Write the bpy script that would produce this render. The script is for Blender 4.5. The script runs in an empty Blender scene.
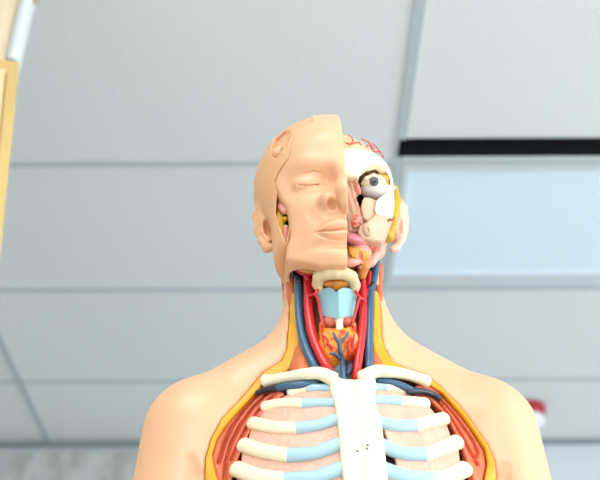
import bpy, bmesh, random
import numpy as np
from math import *
random.seed(4); RNG = np.random.default_rng(5)
scene = bpy.context.scene
COL = scene.collection

# ------------------------------------------------------------------ camera frame
FPX = 1400.; TH = radians(26.9); YAW = radians(0.6); ROLL = radians(-0.5)
CAM = np.array([0, 0, 1.0])
def camaxes():
    f = np.array([sin(YAW)*cos(TH), cos(YAW)*cos(TH), sin(TH)])
    r = np.array([cos(YAW), -sin(YAW), 0.]); u = np.cross(r, f)
    return cos(ROLL)*r+sin(ROLL)*u, cos(ROLL)*u-sin(ROLL)*r, f
R_, U_, F_ = camaxes()
def wray(px, py): return F_+R_*(px-300)/FPX-U_*(py-240)/FPX
class Frame:
    """a body-part frame: x to the viewer's right, y away from the face, z up"""
    def __init__(s, o, yaw, roll):
        s.o = np.array(o, float); a, b = radians(yaw), radians(roll)
        ex = np.array([cos(a)*cos(b), sin(a)*cos(b), sin(b)]); ey = np.array([-sin(a), cos(a), 0.])
        s.M = np.array([ex, ey, np.cross(ex, ey)])
        s.cam = s.M@(CAM-s.o)
        s.R, s.U, s.F = s.M@R_, s.M@U_, s.M@F_
    def ray(s, px, py): return s.M@wray(px, py)
    def at(s, px, py, y):
        d = s.ray(px, py); return s.cam+d*((y-s.cam[1])/d[1])
    def world(s, p): return np.asarray(p)@s.M+s.o
    def hit(s, f, px, py, off=0., y0=-.25):
        d = s.ray(px, py); d = d/np.linalg.norm(d)
        p = s.at(px, py, y0)
        best = (1e9, p)
        for _ in range(140):
            v = float(f(p[None, :])[0])-off
            if v < best[0]: best = (v, p.copy())
            if v < 2e-4: return p
            p = p+d*max(v*.6, 3e-4)
            if p[1] > .12: break
        return best[1]
def anchor(px, py, y):
    d = wray(px, py); return CAM+d*(y/d[1])
H = Frame(anchor(346, 222, 1.40), 3, 1.)
B = Frame(anchor(343, 377, 1.40), 3, 1.)
ROOT = np.array([B.o[0], B.o[1], .90])

# ------------------------------------------------------------------ signed distance toolkit
def dot3(q, v): return q[:, 0]*v[0]+q[:, 1]*v[1]+q[:, 2]*v[2]
def rot3(q, Q): return np.stack([dot3(q, Q[0]), dot3(q, Q[1]), dot3(q, Q[2])], 1)
def smin(a, b, k):
    h = np.clip(.5+.5*(b-a)/k, 0, 1); return b+(a-b)*h-k*h*(1-h)
def smax(a, b, k): return -smin(-a, -b, k)
def ell(p, c, r, Q=None):
    q = p-np.asarray(c)
    if Q is not None: q = rot3(q, Q)
    r = np.asarray(r, float)
    k0 = np.sqrt(((q/r)**2).sum(1)); k1 = np.sqrt(((q/(r*r))**2).sum(1))
    return np.where(k1 < 1e-9, -r.min(), k0*(k0-1)/np.maximum(k1, 1e-9))
def cap(p, a, b, ra, rb=None):
    rb = ra if rb is None else rb
    a = np.asarray(a, float); b = np.asarray(b, float); ba = b-a
    t = np.clip(dot3(p-a, ba)/float((ba*ba).sum()), 0, 1)
    return np.linalg.norm(p-a-t[:, None]*ba, axis=1)-(ra+(rb-ra)*t)
def chain(p, pts, rs, k=.002):
    d = None
    for i in range(len(pts)-1):
        e = cap(p, pts[i], pts[i+1], rs[i], rs[i+1]); d = e if d is None else smin(d, e, k)
    return d
def gauss(p, c, s, Q=None):
    q = p-np.asarray(c)
    if Q is not None: q = rot3(q, Q)
    return np.exp(-((q/np.asarray(s))**2).sum(1))
def poly2(x, z, P):
    P = np.asarray(P); d = np.full(x.shape, 1e9); s = np.ones(x.shape)
    n = len(P)
    for i in range(n):
        a = P[i]; b = P[i-1]; e = b-a
        wx, wz = x-a[0], z-a[1]
        t = np.clip((wx*e[0]+wz*e[1])/(e@e+1e-15), 0, 1)
        d = np.minimum(d, (wx-e[0]*t)**2+(wz-e[1]*t)**2)
        c1 = z >= a[1]; c2 = z < b[1]; c3 = e[0]*wz > e[1]*wx
        s = np.where((c1 & c2 & c3) | (~c1 & ~c2 & ~c3), -s, s)
    return s*np.sqrt(d)
def mesh_sdf(f, lo, hi, h, slack=1.5):
    lo = np.array(lo, float); hi = np.array(hi, float); bs = 8
    nb = np.ceil((hi-lo)/(h*bs)).astype(int)
    n = nb*bs+1
    D = np.ones(n, np.float32)
    g = np.stack(np.meshgrid(*[np.arange(k) for k in nb], indexing='ij'), -1).reshape(-1, 3)
    cc = lo+(g+.5)*bs*h
    cd = f(cc)
    act = np.abs(cd) < slack*bs*h*.87+.003
    loc = np.stack(np.meshgrid(*[np.arange(bs+1)]*3, indexing='ij'), -1).reshape(-1, 3)
    for k in np.nonzero((~act) & (cd < 0))[0]:
        i = g[k]*bs; D[i[0]:i[0]+bs+1, i[1]:i[1]+bs+1, i[2]:i[2]+bs+1] = -1
    ga = g[act]
    for s in range(0, len(ga), 400):
        blk = ga[s:s+400]
        pts = (blk[:, None, :]*bs+loc[None])
        v = f((lo+pts*h).reshape(-1, 3)).reshape(len(blk), bs+1, bs+1, bs+1)
        for j, b in enumerate(blk):
            i = b*bs; D[i[0]:i[0]+bs+1, i[1]:i[1]+bs+1, i[2]:i[2]+bs+1] = v[j]
    I = D < 0
    c = [I[a:n[0]-1+a, b:n[1]-1+b, e:n[2]-1+e] for a in (0, 1) for b in (0, 1) for e in (0, 1)]
    sm = sum(x.astype(np.int8) for x in c)
    cells = np.argwhere((sm > 0) & (sm < 8))
    idx = np.full(n-1, -1, np.int64); idx[tuple(cells.T)] = np.arange(len(cells))
    acc = np.zeros((len(cells), 3)); cnt = np.zeros(len(cells))
    cs = [np.array(q) for q in [(a, b, e) for a in (0, 1) for b in (0, 1) for e in (0, 1)]]
    for a in cs:
        for ax in range(3):
            if a[ax]: continue
            b = a.copy(); b[ax] = 1
            va = D[tuple((cells+a).T)]; vb = D[tuple((cells+b).T)]
            m = (va < 0) != (vb < 0)
            t = np.where(m, va/np.where(m, va-vb, 1), 0)
            q = cells+a+0.; q[:, ax] += t
            acc[m] += q[m]; cnt[m] += 1
    V = lo+acc/cnt[:, None]*h
    faces = []
    for ax in range(3):
        o1, o2 = [(1, 2), (2, 0), (0, 1)][ax]
        sl0 = [slice(None)]*3; sl1 = [slice(None)]*3
        sl0[ax] = slice(0, n[ax]-1); sl1[ax] = slice(1, n[ax])
        A = I[tuple(sl0)]; Bq = I[tuple(sl1)]
        e = np.argwhere(A != Bq)
        e = e[(e[:, o1] > 0) & (e[:, o2] > 0) & (e[:, o1] < n[o1]-1) & (e[:, o2] < n[o2]-1)]
        if not len(e): continue
        ins = A[tuple(e.T)]
        def at(d1, d2):
            q = e.copy(); q[:, o1] -= d1; q[:, o2] -= d2; return idx[tuple(q.T)]
        q = np.stack([at(1, 1), at(0, 1), at(0, 0), at(1, 0)], 1)
        q[~ins] = q[~ins][:, ::-1]
        faces.append(q)
    Fq = np.concatenate(faces) if faces else np.zeros((0, 4), int)
    for _ in range(2):
        d0 = f(V); e = h*.3
        gr = np.stack([f(V+np.eye(3)[a]*e)-f(V-np.eye(3)[a]*e) for a in range(3)], 1)/(2*e)
        g2 = np.maximum((gr**2).sum(1), .2)
        st = -(d0/g2)[:, None]*gr
        ln = np.linalg.norm(st, axis=1); st *= (np.minimum(ln, h*.5)/np.maximum(ln, 1e-12))[:, None]
        V = V+st
    return V, Fq
def tube(pts, rad, seg=12, flat=1., up=None, sub=6, knob=None):
    """swept tube with rounded ends along a smooth path; flat squeezes the section along 'up'"""
    P = np.asarray(pts, float); n = len(P)
    rad = np.full(n, rad) if np.isscalar(rad) else np.asarray(rad, float)
    X = np.concatenate([[2*P[0]-P[1]], P, [2*P[-1]-P[-2]]]); RR = np.concatenate([[rad[0]], rad, [rad[-1]]])
    out = []; ro = []
    for i in range(1, n):
        for t in np.linspace(0, 1, sub, endpoint=False):
            a, b, c, d = X[i-1], X[i], X[i+1], X[i+2]
            out.append(.5*(2*b+(c-a)*t+(2*a-5*b+4*c-d)*t*t+(3*b-a-3*c+d)*t**3))
            ro.append(RR[i]*(1-t)+RR[i+1]*t)
    out.append(P[-1]); ro.append(rad[-1])
    out = np.array(out); ro = np.array(ro)
    T = np.gradient(out, axis=0); T /= np.linalg.norm(T, axis=1)[:, None]
    st = [(out[0]-T[0]*ro[0]*.55*s, T[0], ro[0]*r) for s, r in ((1, .25), (.85, .62), (.5, .87))]
    en = [(out[-1]+T[-1]*ro[-1]*.55*s, T[-1], ro[-1]*r) for s, r in ((.5, .87), (.85, .62), (1, .25))]
    rings = st+[(out[i], T[i], ro[i]) for i in range(len(out))]+en
    V = []; nrm = np.array([0, -1., 0]) if up is None else np.asarray(up, float)
    for c, t, r in rings:
        nn = nrm-t*(nrm@t); nn /= max(np.linalg.norm(nn), 1e-9); bb = np.cross(t, nn)
        if up is None: nrm = nn
        for k in range(seg):
            a = 2*pi*k/seg; V.append(c+nn*cos(a)*r*flat+bb*sin(a)*r)
    Fq = []
    m = len(rings)
    for i in range(m-1):
        for k in range(seg):
            k2 = (k+1) % seg; Fq.append((i*seg+k, i*seg+k2, (i+1)*seg+k2, (i+1)*seg+k))
    Fq.append(tuple(range(seg))[::-1]); Fq.append(tuple((m-1)*seg+k for k in range(seg)))
    return np.array(V), Fq
def join(*ms):
    V = []; Fo = []; o = 0
    for v, f in ms:
        V.append(v); Fo += [tuple(int(i)+o for i in q) for q in f]; o += len(v)
    return np.concatenate(V), Fo

# ------------------------------------------------------------------ materials
def mat(name, col, rough=.45, spec=.5, noise=0., scale=40., bump=0., bscale=120., stretch=None, col2=None, coat=0., sss=0., thr=(.35, .65)):
    m = bpy.data.materials.new(name); m.use_nodes = True
    nt = m.node_tree; b = nt.nodes['Principled BSDF']
    b.inputs['Base Color'].default_value = (*col, 1); b.inputs['Roughness'].default_value = rough
    b.inputs['Specular IOR Level'].default_value = spec
    b.inputs['Coat Weight'].default_value = coat; b.inputs['Coat Roughness'].default_value = .2
    if sss:
        b.inputs['Subsurface Weight'].default_value = sss; b.inputs['Subsurface Radius'].default_value = (.006, .003, .0015); b.inputs['Subsurface Scale'].default_value = 1
    tc = nt.nodes.new('ShaderNodeTexCoord'); mp = nt.nodes.new('ShaderNodeMapping')
    nt.links.new(tc.outputs['Object'], mp.inputs['Vector'])
    if stretch: mp.inputs['Scale'].default_value = stretch
    if noise or col2:
        n = nt.nodes.new('ShaderNodeTexNoise'); n.inputs['Scale'].default_value = scale; n.inputs['Detail'].default_value = 3
        nt.links.new(mp.outputs[0], n.inputs['Vector'])
        r = nt.nodes.new('ShaderNodeValToRGB')
        c2 = col2 if col2 else tuple(c*(1-noise) for c in col)
        r.color_ramp.elements[0].position = thr[0]; r.color_ramp.elements[1].position = thr[1]
        r.color_ramp.elements[0].color = (*c2, 1); r.color_ramp.elements[1].color = (*col, 1)
        nt.links.new(n.outputs[0], r.inputs[0]); nt.links.new(r.outputs[0], b.inputs['Base Color'])
    if bump:
        n = nt.nodes.new('ShaderNodeTexNoise'); n.inputs['Scale'].default_value = bscale; n.inputs['Detail'].default_value = 2
        nt.links.new(mp.outputs[0], n.inputs['Vector'])
        bp = nt.nodes.new('ShaderNodeBump'); bp.inputs['Strength'].default_value = bump; bp.inputs['Distance'].default_value = .002
        nt.links.new(n.outputs[0], bp.inputs['Height']); nt.links.new(bp.outputs[0], b.inputs['Normal'])
    return m
def emit(name, col, s):
    m = bpy.data.materials.new(name); m.use_nodes = True; b = m.node_tree.nodes['Principled BSDF']
    b.inputs['Base Color'].default_value = (*col, 1); b.inputs['Emission Color'].default_value = (*col, 1); b.inputs['Emission Strength'].default_value = s
    return m
def S(r, g, b):
    return tuple(((c/255+.055)/1.055)**2.4 if c > 10 else c/3294 for c in (r, g, b))

# ------------------------------------------------------------------ object helpers
def link(name, V, Fo, m, parent=None, smooth=True, label=None, kind=None):
    me = bpy.data.meshes.new(name)
    me.from_pydata([tuple(map(float, v)) for v in V], [], [tuple(int(i) for i in q) for q in Fo])
    me.validate(); me.update()
    if smooth: me.polygons.foreach_set('use_smooth', [True]*len(me.polygons))
    for mm in (m if isinstance(m, (list, tuple)) else [m]): me.materials.append(mm)
    o = bpy.data.objects.new(name, me); COL.objects.link(o)
    if parent: o.parent = parent
    if label: o['label'] = label
    if kind: o['kind'] = kind
    return o
def empty(name, loc, label, cat, group=None):
    o = bpy.data.objects.new(name, None); COL.objects.link(o); o.location = tuple(loc); o.empty_display_size = .1
    o['label'] = label; o['category'] = cat
    if group: o['group'] = group
    return o
def boxm(x0, x1, y0, y1, z0, z1, bev=0.):
    bm = bmesh.new(); bmesh.ops.create_cube(bm, size=1)
    for v in bm.verts: v.co = ((x0+x1)/2+v.co.x*(x1-x0), (y0+y1)/2+v.co.y*(y1-y0), (z0+z1)/2+v.co.z*(z1-z0))
    if bev: bmesh.ops.bevel(bm, geom=bm.edges[:], offset=bev, segments=2, affect='EDGES', profile=.5)
    bm.verts.index_update()
    V = np.array([v.co[:] for v in bm.verts]); Fo = [tuple(v.index for v in f.verts) for f in bm.faces]
    bm.free(); return V, Fo
PANEL_GLOW, PANEL_W, WIN_R, WIN_F, EXPO = .10, 9, 395, 210, -.2
# ------------------------------------------------------------------ the anatomical model: materials
SKIN = mat('skin_paint', S(230, 174, 133), .38, .5, sss=.12)
SKIN2 = mat('scalp_paint', S(224, 168, 122), .4, .5, sss=.1)
FAT = mat('fat_yellow', S(232, 162, 20), .4, noise=.14, scale=60)
FATP = mat('gland_yellow', S(214, 164, 36), .45, noise=.3, scale=120, bump=.5, bscale=250)
MUSC = mat('muscle_orange', S(222, 112, 76), .42, noise=.16, scale=40, bump=.6, bscale=160, stretch=(1, 1, 1))
NMUSC = mat('neck_muscle_orange', S(216, 112, 62), .42, noise=.2, scale=60, stretch=(3, 3, .4), bump=.4, bscale=150)
DEEP = mat('deep_muscle_brown', S(150, 66, 30), .5, noise=.4, scale=60, stretch=(3, 3, .5), bump=.5)
PINKM = mat('pink_muscle', S(232, 160, 140), .42, noise=.12, scale=60, bump=.4, bscale=140)
INTER = mat('intercostal_pink', S(236, 178, 153), .45, noise=.14, scale=70, bump=.9, bscale=220)
BONE = mat('bone_cream', S(243, 228, 192), .38, noise=.05, scale=25)
CART = mat('cartilage_blue', S(168, 196, 203), .4, noise=.05, scale=30)
LARY = mat('larynx_blue', S(140, 180, 184), .38)
VEIN = mat('vein_blue', S(52, 88, 116), .32, coat=.2)
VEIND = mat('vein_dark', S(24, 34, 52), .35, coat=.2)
ARTERY = mat('artery_red', S(206, 28, 30), .3, coat=.2)
THYR = mat('thyroid_orange', S(236, 142, 36), .4, col2=S(204, 70, 26), scale=85, thr=(.38, .52), bump=.5, bscale=150)
DARK = mat('gap_shade_dark', S(40, 22, 18), .6)
BRAIN = mat('brain_pink', S(240, 186, 140), .4, noise=.1, scale=50)
TAN = mat('jaw_tan', S(203, 168, 136), .42, noise=.08, scale=60)
NASAL = mat('nasal_tan', S(206, 160, 132), .45, noise=.25, scale=90, stretch=(2, 1, .6))
WHITE = mat('white_plate', S(236, 228, 216), .35)
GREYW = mat('eyelid_white', S(208, 203, 196), .32)
TONGUE = mat('tongue_pink', S(214, 126, 130), .25, coat=.5, noise=.2, scale=80)
GUM = mat('gum_red', S(226, 150, 130), .4, col2=S(190, 40, 40), scale=420, thr=(.42, .5))
EARP = mat('ear_pink', S(234, 184, 158), .42, noise=.1, scale=40)
IRIS = mat('iris_grey', S(88, 86, 80), .3)
PUPIL = mat('pupil_black', S(10, 10, 12), .15, coat=.8)
INK = mat('red_ink', S(150, 40, 30), .5)
ORBIT = mat('orbit_brown', S(96, 52, 20), .5, noise=.3, scale=120)
SEAM = mat('seam_grey', S(150, 130, 105), .6)
METAL = mat('screw_metal', S(120, 118, 112), .3)

MODEL = empty('anatomical_torso_model', ROOT, 'half dissected anatomical torso model with split face, bare ribs and open neck', 'anatomical model')
def part(name, fr, M, m, parent=None, label=None, kind=None):
    V, Fo = M
    return link(name, fr.world(V)-ROOT, Fo, m, parent or MODEL, True, label, kind)

# ------------------------------------------------------------------ HEAD
Hat = H.at
XC = Hat(346, 165, -.09)[0]-.0028
def head_base(p, inset=0.):
    """skull-cap + face column without features"""
    c = ell(p, (-.0225, .028, .052), (.0805, .098, .0745))
    fh = ell(p, (-.021, -.015, .045), (.070, .078, .067))
    fc = ell(p, (-.019, -.024, -.035), (.067, .070, .105))
    d = smin(c, fh, .03); d = smin(d, fc, .03)
    return d+inset
def hx(px, py, off=0): return H.hit(head_base, px, py, off)
def Qrot(a):     # rotate in the x-z plane (degrees, counter-clockwise seen from the front)
    a = radians(a); return np.array([[cos(a), 0, sin(a)], [0, 1, 0], [-sin(a), 0, cos(a)]])
def wr(px, py, dy=0.):      # point on the plain head surface under a pixel, pushed back by dy
    q = hx(px, py).copy(); q[1] += dy; return q
def lumps(p, L):
    front = np.clip((.015-p[:, 1])/.03, 0, 1); t = 0
    for amp, c, sg, rot in L: t = t+amp*gauss(p, c, sg, Qrot(rot))
    return t*front
LUMPS = [(.0038, wr(313, 163), (.030, .03, .010), -12),      # brow ridge
         (.0030, wr(338, 163), (.012, .03, .012), 0),         # between the brows
         (-.0090, wr(329, 177), (.011, .03, .012), 0),        # inner socket
         (-.0058, wr(306, 181), (.026, .03, .014), 0),        # socket
         (.0030, wr(300, 204), (.020, .04, .012), 12),        # cheekbone
         (-.0055, wr(297, 234), (.017, .05, .022), 10),       # cheek hollow
         (.0040, wr(325, 140), (.03, .04, .024), 0),          # forehead
         (-.0040, wr(285, 172), (.012, .03, .018), 0),        # temple
         (.0060, wr(336, 257), (.024, .03, .012), 0),         # chin
         (-.0060, wr(338, 245), (.026, .03, .005), 0),        # below the lip
         (.0060, wr(338, 229), (.024, .03, .016), 0),         # muzzle
         (-.0022, wr(312, 216), (.005, .03, .014), 28)]       # cheek fold
def face0(p): return head_base(p)-lumps(p, LUMPS)
f0 = lambda px, py, dy=0.: H.hit(face0, px, py)+np.array([0, dy, 0])
UL = np.array([f0(a, b)[[0, 2]] for a, b in [(314.5, 232), (323, 225), (333, 219), (339.5, 217.2), (345, 218.5), (352, 218), (352, 229.5), (341, 229), (331, 230.4), (322, 231)]])
LL = np.array([f0(a, b)[[0, 2]] for a, b in [(315.5, 232.5), (322, 231.5), (331, 231), (341, 229.8), (352, 230), (352, 238.5), (340, 240), (329, 239), (321, 236)]])
eyeL = wr(310.5, 179.5, .0160)
def ball(p): return ell(p, eyeL, (.0190, .0150, .0115), Qrot(-3))
lids = [H.hit(ball, a, b) for a, b in [(293, 183), (300, 185.2), (309, 185.8), (318, 185), (327.5, 182.5)]]
NT = [wr(344, 172, .002), wr(345, 185, -.010), wr(343.5, 196.5, -.0175)]
def pil(pd, w): return 1-np.exp(-(np.maximum(-pd, 0)/w)**1.5)
def face1(p):
    d = face0(p)
    u = poly2(p[:, 0], p[:, 2], UL); l = poly2(p[:, 0], p[:, 2], LL)
    fr = np.clip((.0-p[:, 1])/.02, 0, 1)
    d = d-(.0042*pil(u, .0032)+.0046*pil(l, .0030)-.0016*np.exp(-(np.minimum(np.abs(u), np.abs(l))/.0012)**2))*fr
    d = smin(d, ball(p), .004)
    n = chain(p, NT, [.0065, .0088, .0108], .004)
    n = smin(n, chain(p, [wr(349, 178, -.002), wr(350, 207, -.012)], [.008, .0125], .004), .006)
    n = smin(n, ell(p, wr(326.5, 203.5, -.006), (.0085, .0135, .0078)), .007)
    return smin(d, n, .009)
seam_pts = [H.hit(face1, a, b)+np.array([0, .0003, 0]) for a, b in [(313.5, 232.4), (318, 231.8), (324, 231.1), (331, 230.7), (341, 229.4), (351, 229.7)]]
nos = H.hit(face1, 331.5, 202.5)
crs = [H.hit(face1, a, b) for a, b in [(298, 178), (304, 173.5), (313, 171.5), (322, 173.5), (327, 178)]]
def face(p):
    d = face1(p)
    d = smax(d, -ell(p, nos+np.array([0, .003, .0005]), (.0056, .011, .0042), Qrot(-20)), .0025)
    d = smax(d, -chain(p, seam_pts, [.0005, .0009, .0011, .0012, .0012, .0012], .001), .0025)
    d = smax(d, -chain(p, lids, [.0006, .0012, .0014, .0013, .0009], .001), .0008)
    return smax(d, -chain(p, crs, [.0002, .0004, .0005, .0004, .0002], .001), .003)
def fh_(px, py, off=0): return H.hit(face, px, py, off)
def pxz(fn, pts, off=0.): return np.array([[q[0], q[2]] for q in (fn(a, b, off) for a, b in pts)])
EDGE = [(312, 121), (300, 127), (293, 136), (289, 147), (288, 158), (282, 166), (277, 174), (274, 183), (277, 192), (283, 200), (288, 206), (290, 222), (288, 240), (286, 252), (286, 262)]
ez = pxz(fh_, EDGE)
PLATE = np.concatenate([[[.3, .3], [-.02, .3]], [[ez[0, 0], .2]], ez, [[ez[-1, 0]-.004, -.3], [.3, -.3]]])
j0 = fh_(286, 259.5); j1 = fh_(338, 265); j2 = fh_(310, 268.5)
def zcut(x, y):    # underside of the face plate follows the jaw line
    t = np.clip((x-j0[0])/(j1[0]-j0[0]), 0, 1.3)
    return j0[2]+(j1[2]-j0[2])*np.clip(t*1.5, 0, 1.0)**.8
def f_plate(p):
    s = face(p)
    d = smax(s-.0004, -(s+.013), .002)
    d = smax(d, poly2(p[:, 0], p[:, 2], PLATE), .004)
    d = smax(d, p[:, 0]-XC, .0010)
    d = smax(d, zcut(p[:, 0], 0)-p[:, 2], .003)
    d = smax(d, p[:, 1]-.03, .002)
    return d
# --- ear and back of the head
hel = [Hat(277, 214, -.006), Hat(275, 206, -.002), Hat(268, 201, .004), Hat(259.5, 205, .012), Hat(256.5, 216, .016), Hat(258, 230, .014), Hat(262, 241, .008), Hat(267, 248, .002), Hat(272, 247, -.002)]
def ear(p):
    d = chain(p, hel, [.003, .0036, .004, .0042, .0042, .004, .0042, .0052, .004], .003)
    b = ell(p, Hat(266.5, 225, .012), (.0115, .012, .027), Qrot(8))
    d = smin(d, b, .006)
    d = smin(d, chain(p, [Hat(264, 209, .004), Hat(264.5, 221, .003), Hat(263, 232, .004), Hat(269, 240, .001)], [.0022, .003, .003, .0026], .003), .003)
    d = smin(d, cap(p, Hat(276, 216, -.004), Hat(276.5, 227, -.004), .0035, .004), .004)   # tragus
    d = smax(d, -ell(p, Hat(268.8, 226, -.002), (.0062, .012, .0112), Qrot(6)), .003)
    return d
NECKTOP = [Hat(279, 262, .015), Hat(285, 300, .02)]
PARO = np.array([Hat(a, b, -.02)[[0, 2]] for a, b in [(279, 203), (284, 201), (288, 206), (289, 220), (288, 236), (286, 252), (284, 258), (281, 250), (277.5, 236), (275, 222), (276, 210)]])
TEMP = np.array([H.at(a, b, -.03)[[0, 2]] for a, b in [(276, 143), (284, 139), (289, 146), (288, 157), (281, 165), (275, 171), (272, 163), (273, 152)]])
def f_back(p):
    b = head_base(p)
    lower = cap(p, (-.044, .034, -.02), (-.042, .034, -.13), .031, .027)
    b = smax(b+.0008, (j0[2]+.006)-.25*(p[:, 1]+.02)-p[:, 2], .008)
    d = smin(b, lower, .014)
    d = smin(d, ear(p), .004)
    d = smin(d, ell(p, Hat(271, 183, -.024), (.004, .006, .007), Qrot(-25)), .006)
    d = np.maximum(d, -np.maximum(poly2(p[:, 0], p[:, 2], PLATE)+.0008, p[:, 1]-.03))
    d = smax(d, -np.maximum(poly2(p[:, 0], p[:, 2], PARO), -(b+.016)), .002)
    d = smax(d, -smax(poly2(p[:, 0], p[:, 2], TEMP), -(b+.0045), .003), .003)
    d = np.maximum(d, p[:, 0]-np.where(p[:, 1] < .05, XC-.006, .2))
    d = smax(d, -.11-p[:, 2], .002)
    return d
print('face'); part('half_face', H, mesh_sdf(f_plate, (-.112, -.15, -.12), (.01, .04, .152), .0010, 2.0), SKIN, label='smooth skin coloured half of the face with a closed eye')
part('scalp', H, mesh_sdf(f_back, (-.120, -.10, -.125), (.07, .14, .152), .0016), SKIN2, label='skin coloured side and back of the head with the ear')
# lumps lying in the temple recess
def f_temp(p):
    d = chain(p, [H.hit(head_base, 276, 160, -.006), H.hit(head_base, 277.5, 153, -.004), H.hit(head_base, 281, 147, -.004)], [.0035, .0055, .003], .003)
    d = smin(d, chain(p, [H.hit(head_base, 283, 160, -.004), H.hit(head_base, 285, 154, -.003), H.hit(head_base, 284, 147, -.003)], [.002, .0026, .002], .002), .0015)
    return smin(d, cap(p, H.hit(head_base, 289.5, 147, -.003), H.hit(head_base, 292, 141, -.003), .003), .001)
part('temple_muscle', H, mesh_sdf(f_temp, (-.11, -.08, .03), (-.04, .04, .12), .001), SKIN2)
def hb(px, py, off): return H.hit(head_base, px, py, off)
part('parotid_gland', H, mesh_sdf(lambda p: smin(chain(p, [hb(279.5, 206, -.009), hb(280, 218, -.008), hb(281, 230, -.008), hb(282.5, 242, -.0075), hb(284, 252, -.008)], [.003, .0050, .0050, .0036, .002], .003), cap(p, hb(283, 221, -.01), hb(285.5, 219, -.01), .003), .003), (-.105, -.07, -.09), (-.045, .05, .05), .0012), FATP, label='yellow gland in the slot before the skin covered ear')
part('jaw_joint', H, mesh_sdf(lambda p: smin(cap(p, hb(282, 206, -.010), hb(285, 211, -.008), .0055, .004), cap(p, hb(286, 228, -.011), hb(285, 246, -.010), .0036, .003), .003), (-.105, -.07, -.09), (-.045, .05, .05), .0012), PINKM)
print('head done')

# ------------------------------------------------------------------ right half of the head: bare anatomy
PX = 1/885.
Q_IMG = np.array([H.R, H.F, H.U])
def qimg(rot=0.):
    a = radians(rot); return np.array([H.R*cos(a)+H.U*sin(a), H.F, -H.R*sin(a)+H.U*cos(a)])
def iel(p, c, rx, rz, ry, rot=0.): return ell(p, c, (rx*PX, ry, rz*PX), qimg(rot))
def inner(p): return head_base(p)+.009
# skull shell side of the head (right): narrower than the skin
def skull(p):
    c = ell(p, (-.0205, .03, .045), (.076, .095, .075))
    fh = ell(p, (-.0195, -.018, .035), (.067, .066, .056))
    return smin(c, fh, .02)
def sk(px, py, off=0): return H.hit(skull, px, py, off)
def bounds(*pts, m=.03):
    P = np.array(pts); return P.min(0)-m, P.max(0)+m
# brain
def f_brain(p):
    d = skull(p)+.004
    w = np.sin(p[:, 0]*260+np.sin(p[:, 2]*190)*1.2)*np.sin(p[:, 1]*240+np.sin(p[:, 0]*170))
    d = d-.0009*w
    return smax(d, XC-.012-p[:, 0], .002)
BART = mat('brain_artery', S(204, 70, 58), .4)
cutL = sk(347, 149.5); cutR = sk(388, 158)
def above(p):
    t = (p[:, 0]-cutL[0])/(cutR[0]-cutL[0])
    return p[:, 2]-(cutL[2]+(cutR[2]-cutL[2])*np.clip(t, -1, 1.4)-.25*(p[:, 1]-cutL[1]))
part('brain', H, mesh_sdf(lambda p: np.maximum(f_brain(p), -.007-above(p)), (-.04, -.10, .0), (.08, .13, .14), .0018), BRAIN)
for k, pts in enumerate([[(349, 135), (353, 140), (351, 144)], [(346, 143), (351, 144), (358, 142), (361, 145)], [(362, 139), (368, 142), (374, 149)], [(366, 147), (370, 145), (373, 151), (381, 152)], [(372, 143), (378, 149), (384, 158)]]):
    part('cerebral_artery', H, tube([sk(a, b, -.0035) for a, b in pts], .0008, 8), BART)
orb = np.array([sk(a, b)[[0, 2]] for a, b in [(356.5, 190), (357, 182), (360, 173), (366.5, 167.5), (377, 167), (385.5, 171.5), (389.5, 181), (390, 190), (380, 200), (362, 200)]])
def f_front(p):
    s = skull(p)
    brow = .0040*gauss(p, sk(374, 164), (.030, .03, .006), Qrot(-14))+.003*gauss(p, sk(350, 168), (.014, .03, .010))-.0025*gauss(p, sk(357, 166), (.012, .03, .006))
    s = s-brow
    d = smax(s-.0022, -(s+.010), .003)
    d = smax(d, above(p), .003)
    d = smax(d, -poly2(p[:, 0], p[:, 2], orb), .004)
    d = smax(d, XC+.0008-p[:, 0], .0015)
    lowl = np.array([sk(a, b)[[0, 2]] for a, b in [(343, 178), (356, 178), (362, 190), (388, 188), (392, 187), (396, 187), (402, 184)]])
    z = np.interp(p[:, 0], lowl[:, 0], lowl[:, 1])
    d = smax(d, z-p[:, 2], .003)
    d = smax(d, p[:, 1]-.03, .003)
    return d
part('frontal_bone', H, mesh_sdf(f_front, (-.02, -.12, -.02), (.095, .04, .12), .0012), BONE)
part('eye_socket', H, mesh_sdf(lambda p: smax(smax(skull(p)+.017, poly2(p[:, 0], p[:, 2], orb)-.006, .002), XC+.004-p[:, 0], .002), (-.02, -.10, -.04), (.09, .05, .08), .002), ORBIT)
ec = Hat(373.5, 183, -.050)
EYE = part('eyeball', H, mesh_sdf(lambda p: iel(p, ec, 12.5, 8.6, .0140), ec-.03, ec+.03, .0011), mat('eye_white', S(238, 226, 196), .25, coat=.5))
ef = H.hit(lambda p: iel(p, ec, 12.5, 8.6, .0140), 374, 181.3)
part('iris', H, mesh_sdf(lambda p: iel(p, ef, 4.6, 4.6, .0012), ef-.012, ef+.012, .0006), IRIS, EYE)
part('pupil', H, mesh_sdf(lambda p: iel(p, ef-H.F*.0009+H.R*.0002, 2.0, 2.0, .0008), ef-.008, ef+.008, .0004), PUPIL, EYE)
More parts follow.
